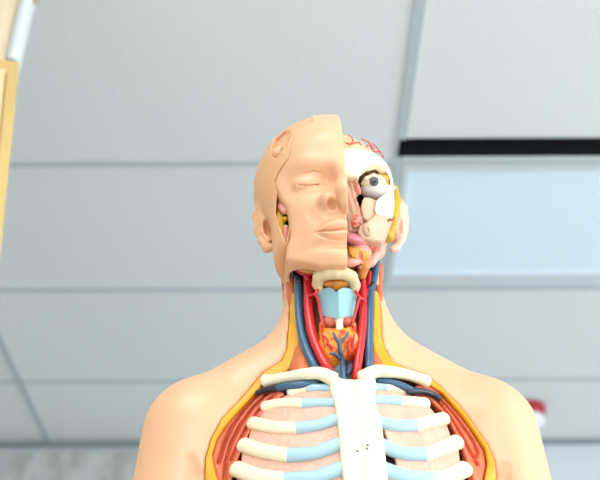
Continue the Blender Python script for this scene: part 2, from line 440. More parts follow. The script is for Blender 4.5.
# lids: upper arch and the pale bowl under the eye
def lidp(px, py, d=.0): return H.hit(lambda p: iel(p, ec, 13.2, 9.2, .0146), px, py, 0)+H.F*d
part('upper_eyelid', H, mesh_sdf(lambda p: chain(p, [lidp(362, 184), lidp(366.5, 178.5), lidp(373.5, 175.8), lidp(380.5, 178), lidp(385, 184)], [.0016, .0022, .0025, .0022, .0016], .002), ec-.035, ec+.035, .001), BONE)
def f_lowlid(p):
    d = iel(p, ec+H.U*(-.0085)-H.F*.001+H.R*.001, 14.5, 9.5, .014, -4)
    d = smin(d, cap(p, Hat(384, 189, -.052), Hat(393, 188, -.040), .0045, .0028), .004)
    up = chain(p, [Hat(358, 184.5, -.075), Hat(366, 187.5, -.075), Hat(376, 188.5, -.07), Hat(390, 184, -.055)], [.0044]*4, .003)
    return smax(d, -up, .002)
part('lower_eyelid', H, mesh_sdf(f_lowlid, ec-.04, ec+.04, .0011), GREYW)
part('orbital_fat', H, mesh_sdf(lambda p: chain(p, [Hat(379, 176, -.046), Hat(384, 179, -.042), Hat(387, 186, -.038)], [.003, .0042, .003], .003), ec-.03, ec+.04, .0012), FATP)
# nose wall, cheek, jaw
def plate(name, m, base, pts, lo, hi, rnd=.002, h=.0012, lump=None, parent=None, label=None, fr=H, k=None):
    P3 = [fr.hit(base, a, b, hi) for a, b in pts]
    P2 = np.array([[q[0], q[2]] for q in P3])
    def f(p):
        s = base(p)
        if lump is not None: s = s-lump(p)
        d = smax(smax(s-hi, lo-s, rnd), poly2(p[:, 0], p[:, 2], P2), rnd)
        return d
    A = np.array(P3); l, u = A.min(0)-.012, A.max(0)+.012
    l[1] -= .02; u[1] += .035
    return part(name, fr, mesh_sdf(f, l, u, h), m, parent, label)
def mask(p):       # deeper facial mass the dissected pieces sit on
    a = ell(p, (-.016, -.020, -.030), (.062, .062, .085))
    return smin(a, ell(p, (.006, -.005, .0), (.050, .05, .06)), .02)
def mk(px, py, off=0): return H.hit(mask, px, py, off)
def cut_x(f): return lambda p: smax(f(p), XC+.0006-p[:, 0], .001)
plate('nasal_wall', NASAL, mask, [(345, 177), (357, 177), (360, 190), (359, 205), (364, 213), (372, 220), (366, 232), (345, 232)], -.02, -.001, lump=lambda p: .0012*np.sin(p[:, 0]*900+p[:, 2]*160), h=.001)
part('nasal_mucosa', H, tube([mk(357.5, 184, .001), mk(358.5, 189, .002), mk(359.5, 194, .001)], [.0014, .0024, .0016], 10), mat('mucosa_red', S(224, 120, 104), .35))
part('nasal_hole_shade', H, mesh_sdf(lambda p: cut_x(lambda q: iel(q, mk(360, 200, .0), 3.8, 5.4, .0035, -14))(p), mk(358, 200)-.02, mk(358, 200)+.02, .0008), mat('hole_shade_black', S(6, 4, 4), 1., 0.), label='black bulge painted as the shade of a hole beside the bare nasal wall')  # solid bulge standing for a hole, its shade painted black
plate('upper_jaw', TAN, mask, [(362.5, 197), (369, 197), (378, 200), (379, 217), (370, 222.5), (363.5, 218), (361, 208)], -.014, .0035, .003, lump=lambda p: .0025*gauss(p, mk(368, 206), (.006, .02, .008)), h=.001)
plate('cheekbone', WHITE, mask, [(377, 199), (386, 192), (394, 189), (395, 200), (394, 212), (388, 217), (377, 215), (375, 208)], -.012, .008, .003, h=.001)
plate('lower_jaw', TAN, mask, [(371, 218), (377, 213), (388, 216), (393, 219), (390, 228), (386, 238), (382, 242), (372, 240), (362, 238), (358, 232), (360, 225), (366, 222)], -.014, .007, .003, lump=lambda p: .003*gauss(p, mk(380, 222), (.008, .02, .006))-.002*gauss(p, mk(376, 233), (.006, .02, .006)), h=.001)
part('jaw_socket', H, mesh_sdf(lambda p: smax(iel(p, mk(367, 230, .008), 4.6, 6.6, .005, 12), -iel(p, mk(368, 230.5, .015), 2.2, 4.4, .005, 12), .001), mk(367, 230)-.03, mk(367, 230)+.03, .0008), TAN)
part('gum', H, mesh_sdf(lambda p: iel(p, mk(357, 221, .003), 4.6, 7.2, .005, -18), mk(357, 221)-.025, mk(357, 221)+.025, .001), GUM)
part('temporal_fat', H, mesh_sdf(lambda p: chain(p, [Hat(395, 188, -.024), Hat(396, 200, -.022), Hat(395, 212, -.024), Hat(393, 222, -.027)], [.0034, .0052, .005, .004], .003), Hat(397, 205, -.026)-.035, Hat(397, 205, -.026)+.035, .0012), FAT)
part('parotid_gland', H, mesh_sdf(lambda p: smin(iel(p, Hat(391.5, 228, -.040), 5.4, 8.5, .008, -24), iel(p, Hat(388, 236, -.046), 6.4, 7, .009, -10), .004), Hat(390, 232, -.03)-.03, Hat(390, 232, -.03)+.03, .0012), FATP, label='yellow gland at the bare corner of the jaw')
for k, (a, b) in enumerate([(388.5, 219.5), (390.5, 218.2), (392.3, 218.6), (394.2, 217.2)]):
    part('ink_mark', H, tube([mk(a-.6, b+1.6, .0086), mk(a+.4, b, .0086), mk(a+.5, b+2.2, .0086)], .0005, 6), INK)
# right ear
helR = [Hat(398, 206, .0), Hat(401, 203, .006), Hat(404, 208, .012), Hat(405, 220, .014), Hat(404, 232, .012), Hat(401, 241, .006), Hat(396, 248, -.002), Hat(392.5, 249, -.006)]
def ear_r(p):
    d = chain(p, helR, [.003, .0034, .0036, .0038, .0036, .0036, .0042, .0038], .003)
    d = smin(d, ell(p, Hat(398, 226, .014), (.009, .014, .026), Qrot(-5)), .006)
    return smax(d, -ell(p, Hat(401, 226, -.002), (.0028, .008, .010), Qrot(-6)), .002)
part('ear', H, mesh_sdf(ear_r, Hat(399, 226, .005)-.045, Hat(399, 226, .005)+.045, .0012), EARP, label='thin pink ear on the dissected side')
# core of the face and throat so no gap is left open
def f_core(p):
    d = smin(mask(p)+.016, cap(p, (-.020, .018, -.02), (-.022, .024, -.13), .040, .034), .02)
    d = smin(d, ell(p, (-.02, .03, .03), (.062, .085, .06)), .01)
    return d
part('throat_muscle', H, mesh_sdf(f_core, (-.10, -.10, -.16), (.07, .13, .11), .003), DEEP)
# mouth
part('tongue', H, mesh_sdf(cut_x(lambda p: smin(iel(p, Hat(352, 238.5, -.074), 11, 5.5, .016, -14), iel(p, Hat(361, 241, -.066), 5.5, 5, .010, -25), .004)), Hat(354, 240, -.07)-.035, Hat(354, 240, -.07)+.035, .0011), TONGUE)
part('mouth_base', H, mesh_sdf(lambda p: smax(smin(iel(p, Hat(357, 253, -.060), 14, 11, .014, -8), iel(p, Hat(350, 262, -.064), 10, 5, .012, 6), .004), XC-.004-p[:, 0], .001), Hat(356, 255, -.06)-.04, Hat(356, 255, -.06)+.04, .0012), PINKM)
GLO = mat('gland_orange', S(232, 160, 58), .4, noise=.2, scale=90)
def f_fl(p): return smin(iel(p, Hat(357, 253, -.060), 14, 11, .014, -8), iel(p, Hat(350, 262, -.064), 10, 5, .012, 6), .004)
plate('salivary_gland', GLO, f_fl, [(348, 246.5), (357, 247), (363, 248), (359, 252), (357, 257), (352, 256), (349, 252)], -.003, .0032, .002, .0008)
plate('salivary_gland', GLO, f_fl, [(361, 252), (366, 250), (371, 252.5), (369, 257), (363, 258)], -.003, .0035, .002, .0008)
part('jaw_muscle', H, mesh_sdf(lambda p: chain(p, [Hat(381, 242, -.040), Hat(378, 252, -.040), Hat(370, 262, -.046), Hat(361, 267, -.050)], [.007, .0072, .0056, .004], .003), Hat(373, 254, -.045)-.04, Hat(373, 254, -.045)+.04, .0012), PINKM)
part('facial_artery', H, tube([Hat(378, 243, -.052), Hat(372, 246.5, -.056), Hat(366, 250, -.060)], [.0026, .0030, .0022], 10), ARTERY)
part('facial_artery', H, tube([Hat(376, 248, -.055), Hat(370, 251, -.058), Hat(371, 256, -.056)], [.0014, .0016, .0013], 8), ARTERY)
part('facial_vein', H, tube([Hat(375, 246, -.052), Hat(379, 243.5, -.050), Hat(382, 242, -.046)], [.0028, .0036, .003], 10), VEIND)
part('orange_muscle', H, mesh_sdf(lambda p: chain(p, [Hat(365, 261, -.050), Hat(363.5, 267, -.048), Hat(362, 275, -.044)], [.0055, .006, .005], .003), Hat(363, 267, -.05)-.03, Hat(363, 267, -.05)+.03, .0012), mat('strap_orange', S(206, 128, 56), .45, noise=.2, scale=90))
# pieces peeping under the jaw on the skin side
part('jaw_muscle', H, tube([Hat(300, 268, -.045), Hat(308, 270, -.052), Hat(318, 271, -.058)], [.0035, .004, .003], 10), mat('strap_tan', S(206, 140, 74), .45))
part('facial_artery', H, tube([Hat(297, 269, -.030), Hat(304, 273, -.036), Hat(314, 273, -.040)], [.003, .0035, .003], 10), ARTERY)
print('right done')
# ------------------------------------------------------------------ TORSO
Bat = B.at
def body0(p):
    ax = np.abs(p[:, 0]+.004); q = np.stack([ax, p[:, 1], p[:, 2]], 1)
    d = cap(p, (-.008, .018, .19), (-.003, .012, .02), .052, .058)
    d = smin(d, cap(q, (.01, .02, .035), (.140, .008, -.045), .047, .044), .035)
    d = smin(d, cap(q, (.152, .0, -.064), (.196, .012, -.30), .056, .048), .02)
    ch = ell(p, (0, .012, -.20), (.165, .125, .225))
    ab = cap(p, (0, .012, -.32), (0, .012, -.70), .10, .115)*1.0
    d = smin(d, smin(ch, ab, .06), .022)
    return d
CREASE = [[B.hit(body0, a, b) for a, b in q] for q in ([(190.5, 461), (194, 474), (197, 495), (199, 530), (200, 570)], [(506, 469), (503.5, 479), (502, 498), (501, 530), (500, 570)])]
def body(p):
    d = body0(p)
    for q in CREASE: d = smax(d, -chain(p, q, [.0016, .0052, .009, .011, .011], .003), .011)
    return d
OUT_L = [(295, 268), (291, 285), (290, 300), (289.5, 317), (287.6, 336), (286.6, 350), (281, 361), (263.6, 371.7), (254, 383), (240.6, 398.7), (221.7, 419), (210.8, 439), (205.4, 458), (204.5, 480)]
OUT_R = [(372, 268), (377, 285), (380, 300), (381, 313), (381.6, 336), (385, 349), (392, 360.5), (404, 367), (424.5, 374), (439, 385), (458, 404), (474.6, 426), (488, 445), (495, 461), (496.5, 480)]
BOT = [(207, 510), (220, 545), (250, 572), (300, 588), (352, 592), (405, 588), (450, 572), (482, 545), (495, 510)]
def bhit(px, py, off=0.): return B.hit(body, px, py, off)
def bxz(pts, off=0.): return np.array([[q[0], q[2]] for q in (bhit(a, b, off) for a, b in pts)])
top = [[Bat(372, 268, -.03)[0], .25], [Bat(295, 268, -.03)[0], .25]]
WIN = np.concatenate([bxz(OUT_L), bxz(BOT), bxz(OUT_R[::-1]), top])
def f_shell(p):
    s = body(p)
    deep = np.clip((p[:, 2]-.01)/.03, 0, 1)*.022
    d = smax(s, -smax(poly2(p[:, 0], p[:, 2], WIN), -(s+.016+deep), .002), .002)
    d = np.maximum(d, -np.maximum(poly2(p[:, 0], p[:, 2], WIN), p[:, 1]-.0+1e3*(p[:, 2] < .06)))   # neck front fully open
    d = smax(d, -.60-p[:, 2], .004)
    arm = (np.abs(p[:, 0]) > .12)
    d = smax(d, np.where(np.abs(p[:, 0]) > .128, -.27-p[:, 2], -1), .002)
    return smax(d, p[:, 2]-.165, .003)
print('body')
part('torso_skin', B, mesh_sdf(f_shell, (-.26, -.16, -.62), (.26, .17, .18), .0034), SKIN, label='skin coloured chest shell with shoulders, arm stumps and neck')
# yellow rim
IN_L = [(297, 262), (295.5, 285), (296, 305), (298.5, 318), (300.5, 335), (299.5, 352), (297, 364), (286, 372), (270, 380), (262, 386), (246, 403), (228, 423), (217, 439), (212.5, 455), (215, 469), (219, 482)]
IN_R = [(370, 262), (373.5, 290), (373, 318), (371.5, 335), (373, 350), (376, 363), (390, 369.5), (406, 375), (422, 381), (431, 386), (443, 393.5), (458.5, 411), (473.5, 431), (485.5, 450), (487.5, 464), (484, 482)]
BIN = [(222, 510), (235, 540), (262, 563), (305, 577), (352, 581), (400, 577), (440, 563), (468, 540), (481, 510)]
top2 = [[Bat(370, 262, -.03)[0], .25], [Bat(297, 262, -.03)[0], .25]]
INN = np.concatenate([bxz(IN_L), bxz(BIN), bxz(IN_R[::-1]), top2])
def f_fat(p):
    s = body(p)
    d = smax(s-.0012, -(s+.022), .003)
    d = smax(d, poly2(p[:, 0], p[:, 2], WIN)+.0003, .0015)
    d = smax(d, -poly2(p[:, 0], p[:, 2], INN), .003)
    d = smax(d, p[:, 1]-.012, .002)
    return smax(d, p[:, 2]-bhit(288, 296)[2], .004)
part('fat_layer', B, mesh_sdf(f_fat, (-.19, -.15, -.32), (.19, .03, .15), .0016), FAT, label='yellow rim around the opened chest and neck')
# dark sheet behind the ribs, shade of the gaps put into its colour
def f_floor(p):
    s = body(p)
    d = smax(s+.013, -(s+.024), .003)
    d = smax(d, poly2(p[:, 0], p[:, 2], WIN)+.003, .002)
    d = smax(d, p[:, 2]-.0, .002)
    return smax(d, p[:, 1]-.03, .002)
part('rib_gap_shade', B, mesh_sdf(f_floor, (-.18, -.15, -.32), (.18, .05, .02), .003), DARK, label='dark sheet painted as the shade between ribs and chest muscle')
# chest muscles beside the ribs, with grooves
def muscle(pts, grooves, name):
    P2 = bxz(pts); G = [bxz(g) for g in grooves]
    A = np.array([bhit(a, b) for a, b in pts])
    def f(p):
        s = body(p)
        dg = np.full(len(p), 1.)
        for g in G:
            for i in range(len(g)-1):
                a, b = g[i], g[i+1]; e = b-a; w = p[:, [0, 2]]-a
                t = np.clip((w[:, 0]*e[0]+w[:, 1]*e[1])/float((e*e).sum()), 0, 1); dg = np.minimum(dg, np.linalg.norm(w-t[:, None]*e, axis=1))
        s = s+.0045*np.exp(-(dg/.0016)**2)-.0016*np.clip(dg/.008, 0, 1)
        d = smax(s+.003, -(s+.02), .003)
        d = smax(d, poly2(p[:, 0], p[:, 2], P2), .004)
        return d
    l, u = A.min(0)-.012, A.max(0)+.012; u[1] += .03
    return part(name, B, mesh_sdf(f, l, u, .0012), MUSC)
muscle([(262, 384), (246, 402), (228, 422), (216.5, 439), (212, 455), (214, 470), (219, 484), (224, 515), (240, 545), (254, 548), (240, 510), (232, 478), (238, 458), (247, 436), (255, 420), (268, 405), (285, 393), (281, 388)],
       [[(268, 391), (252, 407), (240, 424), (231, 442), (226, 460), (224, 480), (228, 500)], [(258, 393), (243, 409), (231, 427), (224, 443), (219, 461)], [(272, 395), (259, 408), (247, 425), (238, 443), (231, 458)]], 'chest_muscle')
muscle([(426, 381), (438, 389), (458, 411), (473, 431), (485, 450), (487, 464), (484, 484), (479, 515), (462, 545), (448, 548), (462, 510), (471, 478), (466, 456), (458, 436), (447, 414), (430, 398), (415, 392), (416, 384)],
       [[(434, 394), (445, 407), (456, 423), (466, 441), (475, 458), (478, 463)], [(440, 396), (452, 409), (463, 424), (474, 440), (478, 452), (475, 459)], [(428, 397), (440, 410), (452, 427), (461, 445), (468, 463), (474, 482)]], 'chest_muscle')
# ribs
RIBS_L = [([(290, 392.5), (300, 389.5), (308, 388.2), (330, 388)], 2, 4.6),
          ([(264.5, 407), (281, 403.5), (303, 403.8), (335, 402.5)], 2, 5.4),
          ([(252.5, 423), (273, 427), (297.5, 428.5), (319, 425), (338, 418.5)], 2, 6.4),
          ([(243.5, 445), (263, 451), (289, 455.5), (314, 453), (340, 444)], 2, 7.2),
          ([(236.5, 469), (258, 476), (286, 480.5), (314, 477.5), (342, 468)], 2, 7.6),
          ([(236, 497), (256, 505), (288, 509), (316, 504), (345, 492)], 2, 7.8),
          ([(246, 528), (266, 536), (294, 538), (320, 530), (347, 514)], 2, 7.8)]
RIBS_R = [([(404, 391), (394, 389), (386, 388), (371, 386.5)], 2, 4.2),
          ([(426, 403.5), (413, 401.6), (400, 401.2), (371, 400)], 2, 5.4),
          ([(444, 418.5), (429, 422), (415, 426), (394, 425.8), (374, 420)], 2, 6.4),
          ([(457, 442), (441, 449), (424, 454.5), (401, 453), (377, 443)], 2, 7.2),
          ([(465, 469), (450, 476), (431, 480), (407, 477), (379, 467.5)], 2, 7.6),
          ([(466, 497), (448, 505), (428, 509), (405, 504), (381, 492)], 2, 7.8),
          ([(456, 528), (438, 536), (416, 538), (398, 530), (378, 514)], 2, 7.8)]
PB = 1/925.
def rib(pts, nb, r, side):
    P = [B.hit(body, a, b, -.004) for a, b in pts]
    nrm = np.array([0, -1, .25])
    o = part('rib', B, tube(P[:nb+1], [r*PB*1.12]+[r*PB]*nb, 16, .8, nrm, 8), BONE)
    d0 = (P[nb]-P[nb-1]); d0 /= np.linalg.norm(d0)
    part('costal_cartilage', B, tube([P[nb]-d0*.001]+P[nb+1:], [r*PB*1.015]+[r*PB*.95]*(len(P)-nb-1), 16, .8, nrm, 8), CART, o, label='pale blue cartilage end of a rib')
for pts, nb_, r in RIBS_L: rib(pts, nb_, r, -1)
for pts, nb_, r in RIBS_R: rib(pts, nb_, r, 1)
# intercostal muscle in each gap
def inter(up, lo, cut=0):
    U, Lw = up[0], lo[0]
    pts = [(a, b) for a, b in U]+[(a, b) for a, b in Lw[::-1]]
    s = 1 if U[-1][0] < 350 else -1
    pts[0] = (pts[0][0]-s*1, pts[0][1]); pts[-1] = (pts[-1][0]+s*4, pts[-1][1])
    if cut: pts[len(U)-1] = (U[-1][0]-s*cut, U[-1][1]+2); pts[len(U)] = (Lw[-1][0]-s*(cut+4), Lw[-1][1]+2)
    plate('intercostal_muscle', INTER, body, pts, -.017, -.0045, .002, .0015, fr=B)
for a, b in zip(RIBS_L[:-1], RIBS_L[1:]): inter(a, b)
for k, (a, b) in enumerate(zip(RIBS_R[:-1], RIBS_R[1:])): inter(a, b, {2: 8, 3: 15}.get(k, 0))
part('chest_muscle', B, tube([B.hit(body, 388, 433, -.010), B.hit(body, 393, 439, -.012), B.hit(body, 400, 446, -.012)], [.004, .005, .004], 12), PINKM, label='brownish pink muscle strand in the gap beside the breastbone')
# breastbone
STP = [(330, 381), (336, 375), (347, 378), (357, 378), (366, 372.5), (376, 377), (377, 386), (375, 398), (379, 412), (382, 420), (384, 436), (386, 455), (388.5, 480), (391, 505), (385, 525), (368, 532), (354, 526), (347, 505), (344, 480), (341.5, 465), (340, 445), (338, 422), (335, 402), (330, 388)]
SX = bxz([(354, 376), (357, 396), (360, 415), (361.5, 442), (363, 470), (365, 500), (366, 535)], .004)
STERN = plate('breastbone', BONE, body, STP, -.014, .004, .005, .0011, fr=B, lump=lambda p: -.0016*np.exp(-((p[:, 0]-np.interp(p[:, 2], SX[::-1, 1], SX[::-1, 0]))/.0007)**2))
for a, b in ((357.5, 451), (367, 448.5), (367.5, 445)):
    c = bhit(a, b, .0042)
    part('pin', B, mesh_sdf(lambda p: ell(p, c, (.0016, .0014, .0012)), c-.005, c+.005, .0006), METAL, STERN)
# collar bones
def clav(pts, r):
    part('collar_bone', B, tube([B.hit(body, a, b, o) for a, b, o in pts], [x*PB for x in r], 18, .9, None, 8), BONE)
clav([(265, 381, .002), (272, 380, .003), (288, 377, .005), (306, 374, .007), (320, 373.5, .006), (333, 379, .004)], [6.6, 5.6, 5.4, 5.8, 6.4, 7])
clav([(427, 382, .002), (419, 378.5, .003), (406, 374.5, .005), (390, 372, .007), (376, 371.5, .006), (362, 377, .004)], [6.4, 5.6, 5.4, 5.8, 6.4, 6.5])
part('subclavian_vein', B, tube([bhit(257, 393, .000), bhit(266, 390, .001), bhit(277, 388.5, .002)], [.0026, .0032, .0034], 12), VEIND, label='dark end of the vein under the collar bone')
part('subclavian_vein', B, tube([bhit(275, 389, .001), bhit(289, 386, .002), bhit(304, 384.5, .000), bhit(318, 382, -.004)], [.0036, .004, .0042, .0042], 12), VEIN)
part('subclavian_vein', B, tube([bhit(440, 399, .000), bhit(432, 394, .001), bhit(420, 391, .002), bhit(408, 391.5, .000)], [.003, .0034, .0036, .0034], 12), VEIND, label='dark end of the vein under the collar bone')
part('subclavian_vein', B, tube([bhit(411, 390, .001), bhit(402, 386, .001), bhit(390, 382.5, -.001), bhit(378, 381, -.004)], [.0038, .004, .004, .004], 12), VEIN)

# ------------------------------------------------------------------ NECK
def neck_at(px, py, y): return Bat(px, py, y)
def bar(name, pts, r, m, **k):
    return part(name, B, tube([Bat(*q) for q in pts], [x*PB for x in r] if not np.isscalar(r) else r*PB, 16), m, **k)
part('deep_neck_muscle', B, mesh_sdf(lambda p: smax(cap(p, (-.008, .022, .22), (-.006, .012, -.03), .047, .056), p[:, 2]-.15, .003), (-.09, -.06, -.10), (.09, .10, .2), .003), DEEP)
# muscles along the sides of the neck
bar('neck_muscle', [(290, 266, .004), (291.5, 285, -.004), (293, 300, -.010), (299.5, 320, -.016), (303, 345, -.028), (302, 367, -.046), (303, 377, -.056)], [5, 5.6, 6, 6, 8, 12, 10], NMUSC)
bar('neck_muscle', [(379, 266, .002), (378, 285, -.006), (377.5, 300, -.012), (373.5, 320, -.018), (371.5, 345, -.028), (374, 366, -.044), (380, 376, -.056)], [4.5, 5, 5.4, 5.2, 7, 9, 9], NMUSC)
bar('jugular_vein', [(296.5, 268, -.014), (298.2, 285, -.024), (298.6, 309, -.034), (301, 331, -.044), (306.6, 350, -.054), (314, 366, -.062), (320, 378, -.062)], [4, 4, 4, 4.2, 4.4, 4.4, 4.4], VEIN)
bar('jugular_vein', [(297, 268, -.018), (297.5, 276, -.024), (299, 283, -.026)], [3.6, 4.2, 3.8], VEIND, label='dark upper end of the vein under the jaw')
bar('jugular_vein', [(376.5, 260, -.014), (373.5, 279, -.024), (370.5, 293, -.032), (369.5, 322, -.044), (369, 350, -.054), (369, 366, -.062), (367, 378, -.062)], [4, 4.2, 4, 4, 4, 4, 4], VEIN)
bar('jugular_vein', [(366, 286, -.024), (369, 288.5, -.032), (373.5, 283, -.030)], [2.2, 2.8, 2.4], VEIND, label='dark branch beside the vein of the dissected side')
bar('carotid_artery', [(307, 266, -.024), (308.5, 290, -.034), (308.5, 309, -.042), (312, 333, -.053), (318.8, 352, -.061), (328, 369, -.068), (333, 378, -.066)], [5, 4.8, 4.6, 4.6, 4.6, 4.6, 4.6], ARTERY)
bar('carotid_artery', [(361, 272, -.028), (362.5, 296, -.036), (363, 317, -.046), (361.5, 336, -.055), (359, 355, -.063), (356.5, 373, -.068), (355, 380, -.064)], [4.8, 4.4, 4.2, 4.2, 4.2, 4.2, 4.2], ARTERY)
bar('carotid_artery', [(369.5, 272, -.026), (368.5, 285, -.030), (365.5, 297, -.036)], [2.2, 2.2, 2.4], ARTERY)
bar('carotid_artery', [(300, 270, -.030), (305, 274, -.034), (308, 280, -.034)], [2.4, 3, 3], ARTERY)
for pts in ([(309, 296, -.044), (315, 293.5, -.052), (319, 288, -.052)], [(315, 293.5, -.052), (318.5, 301, -.054), (320.5, 313, -.056), (323, 326, -.062)],
            [(364, 300, -.044), (359.5, 297, -.052), (355.5, 291, -.052)], [(359.5, 297, -.052), (357.5, 305, -.056), (354.5, 316, -.058), (352.5, 326, -.062)]):
    bar('thyroid_artery', pts, [1.6, 1.5, 1.4, 1.2][:len(pts)], ARTERY)
# hyoid and larynx
def bsd(name, f, c, m, w=.03, h=.001, **k): return part(name, B, mesh_sdf(f, np.array(c)-w, np.array(c)+w, h), m, **k)
hy = [Bat(*q) for q in [(320.5, 293, -.046), (317.5, 284, -.052), (319, 277, -.060), (327, 273.5, -.066), (336, 273, -.068), (345, 273.5, -.066), (351.5, 277, -.060), (355, 285, -.052), (354, 294, -.046)]]
bsd('hyoid_bone', lambda p: chain(p, hy, [.004, .0046, .0054, .0056, .0056, .0056, .0054, .0046, .004], .006), Bat(336, 283, -.056), mat('hyoid_cream_shaded', S(214, 188, 144), .4), .04)  # cream darkened to carry the shade under the chin
def f_fatpad(p):
    c = Bat(336, 283, -.054)
    d = iel_b(p, c, 13.5, 6.6, .007)
    d = smin(d, iel_b(p, c+B.U*(-.0055), 5, 4.6, .006), .003)
    return smax(d, -chain(p, [Bat(335.7, 277, -.0655), Bat(335.5, 289, -.0655)], [.0012, .0012]), .0015)
def iel_b(p, c, rx, rz, ry, rot=0.):
    a = radians(rot); Q = np.array([B.R*cos(a)+B.U*sin(a), B.F, -B.R*sin(a)+B.U*cos(a)])
    return ell(p, c, (rx*PB, ry, rz*PB), Q)
bsd('throat_fat_pad', f_fatpad, Bat(336, 283, -.054), mat('fat_orange', S(216, 130, 34), .42, noise=.3, scale=120))
def lary(p):          # shield-shaped cartilage, keel in the middle
    c = Bat(336.5, 303, -.040)
    q = p-c; x = np.abs(q[:, 0]+.0)
    d = np.sqrt(q[:, 0]**2+(q[:, 1]*.95)**2)-.0205
    keel = (x*.72-q[:, 1]*.70)-.0205*.84
    return np.maximum(np.minimum(d, 1), -1)*.3+keel*.7
LP = [(317, 294), (320, 290), (324.5, 287.6), (330, 287), (333.5, 288.5), (336.3, 292), (339.5, 288.5), (343, 287), (350, 287.8), (355, 290.5), (357, 295), (355.5, 306), (353, 316), (345, 317.5), (336.5, 318.5), (328, 317.5), (321, 315.5), (318.8, 304)]
plate('thyroid_cartilage', LARY, lary, LP, -.009, .002, .0015, .0009, fr=B)
bsd('cricoid_cartilage', lambda p: smin(cap(p, Bat(339.5, 316, -.060), Bat(339.5, 331, -.060), .0032, .0042), ell(p, Bat(337, 322, -.048), (.015, .013, .008)), .003), Bat(337, 322, -.05), BONE)
RM = mat('throat_muscle_red', S(200, 96, 72), .42, noise=.3, scale=150, stretch=(2, 1, 1), bump=.5)
bsd('larynx_muscle', lambda p: iel_b(p, Bat(329, 322.5, -.056), 7.4, 5.8, .006, -8), Bat(329, 322.5, -.055), RM, .02)
bsd('larynx_muscle', lambda p: iel_b(p, Bat(347, 322, -.056), 5.2, 5.8, .006, 10), Bat(347, 322, -.055), RM, .02)
def f_thy(p):
    d = iel_b(p, Bat(331, 348.5, -.055), 12, 19.5, .0125, 8)
    d = smin(d, iel_b(p, Bat(347, 347.5, -.055), 11, 19.5, .0125, -8), .005)
    d = smin(d, iel_b(p, Bat(338, 336, -.060), 11, 6, .009), .006)
    d = smin(d, iel_b(p, Bat(322.5, 333, -.050), 4, 14, .007, -4), .003)
    d = smin(d, iel_b(p, Bat(353, 333, -.050), 4, 14, .007, 4), .003)
    return d-.0007*np.sin(p[:, 0]*520)*np.sin(p[:, 2]*430+p[:, 0]*200)
bsd('thyroid_gland', f_thy, Bat(338, 344, -.055), THYR, .045)
def ty(px, py, o=.0008): return B.hit(f_thy, px, py, o)
part('thyroid_vein', B, tube([ty(333.5, 333), ty(336, 338), ty(339, 343), ty(340.5, 352), ty(342, 360), Bat(343, 369, -.072), Bat(343, 379, -.072)], [.0012, .0015, .002, .0022, .0026, .0028, .003], 12), VEIN)
part('thyroid_vein', B, tube([ty(348.5, 332.5), ty(345, 337.5), ty(339.5, 343)], [.0012, .0014, .0016], 10), VEIN)
part('thyroid_vein', B, tube([ty(330, 353.5), ty(335, 353.8), ty(339.5, 358)], [.001, .0015, .0018], 10), VEIN)
part('thyroid_vein', B, tube([ty(352, 361), Bat(350, 366, -.070), Bat(347, 374, -.072)], [.002, .003, .0026], 10), VEIND)
part('thyroid_vein', B, tube([ty(346.5, 361), Bat(349, 366, -.071)], [.0014, .0018], 10), VEIND)
for pts in ([(324, 336), (328, 340), (327, 346)], [(326, 344), (331, 346), (333, 350)], [(352, 338), (348, 343), (349, 350)], [(345, 346), (349, 349), (347, 355)], [(322, 325), (322.5, 335), (325, 348)], [(353.5, 326), (354, 337), (352, 349)]):
    part('thyroid_artery', B, tube([ty(a, b, .0003) for a, b in pts], [.0009, .0011, .0008], 8), ARTERY)
def f_tra(p):
    a, b = Bat(338, 330, -.036), Bat(343, 400, -.044)
    d = cap(p, a, b, .0125); u = (b-a)/np.linalg.norm(b-a)
    return d-.0011*np.sin(dot3(p-a, u)*2*pi/.0052)
part('windpipe', B, mesh_sdf(f_tra, (-.03, -.08, -.06), (.04, -.01, .06), .0011), CART)
print('neck done')
# base the torso stands on
def ringm(prof, n=48, sx=1., sy=1.):
    V = []; Fo = []
    for r, z in prof:
        for k in range(n): V.append((r*sx*cos(2*pi*k/n), r*sy*sin(2*pi*k/n), z))
    for i in range(len(prof)-1):
        for k in range(n): Fo.append((i*n+k, i*n+(k+1) % n, (i+1)*n+(k+1) % n, (i+1)*n+k))
    Fo.append(tuple(range(n))[::-1]); Fo.append(tuple((len(prof)-1)*n+k for k in range(n)))
    return np.array(V), Fo
link('base_plate', *ringm([(.19, 0), (.195, .004), (.195, .036), (.19, .042), (.13, .05)], sx=1., sy=.75), mat('base_black', S(40, 38, 36), .4), MODEL)
# ------------------------------------------------------------------ ROOM
def struct(name, M, m, parent=None, smooth=False):
    o = link(name, M[0], M[1], m, parent, smooth)
    if not parent: o['kind'] = 'structure'
    return o
def thing(o, label, cat, group=None):
    o['label'] = label; o['category'] = cat
    if group: o['group'] = group
    return o
TILE = mat('ceiling_tile', S(233, 234, 233), .9, .1, noise=.05, scale=90, bump=.25, bscale=260)
TBAR = mat('ceiling_bar', S(188, 196, 200), .6, .3)
WALLM = mat('wall_paint', S(206, 211, 214), .8, .2, noise=.03, scale=3)
FLOORM = mat('floor_vinyl', S(214, 212, 206), .5, .3, noise=.08, scale=6)
CX0, CX1, CY0, CY1, CZ = -3.40, 5.20, -4.5, 5.318, 2.8
BX = [-.945+1.231*k for k in range(-2, 5)]
RY = [3.107+.7655*k for k in range(-10, 3)]
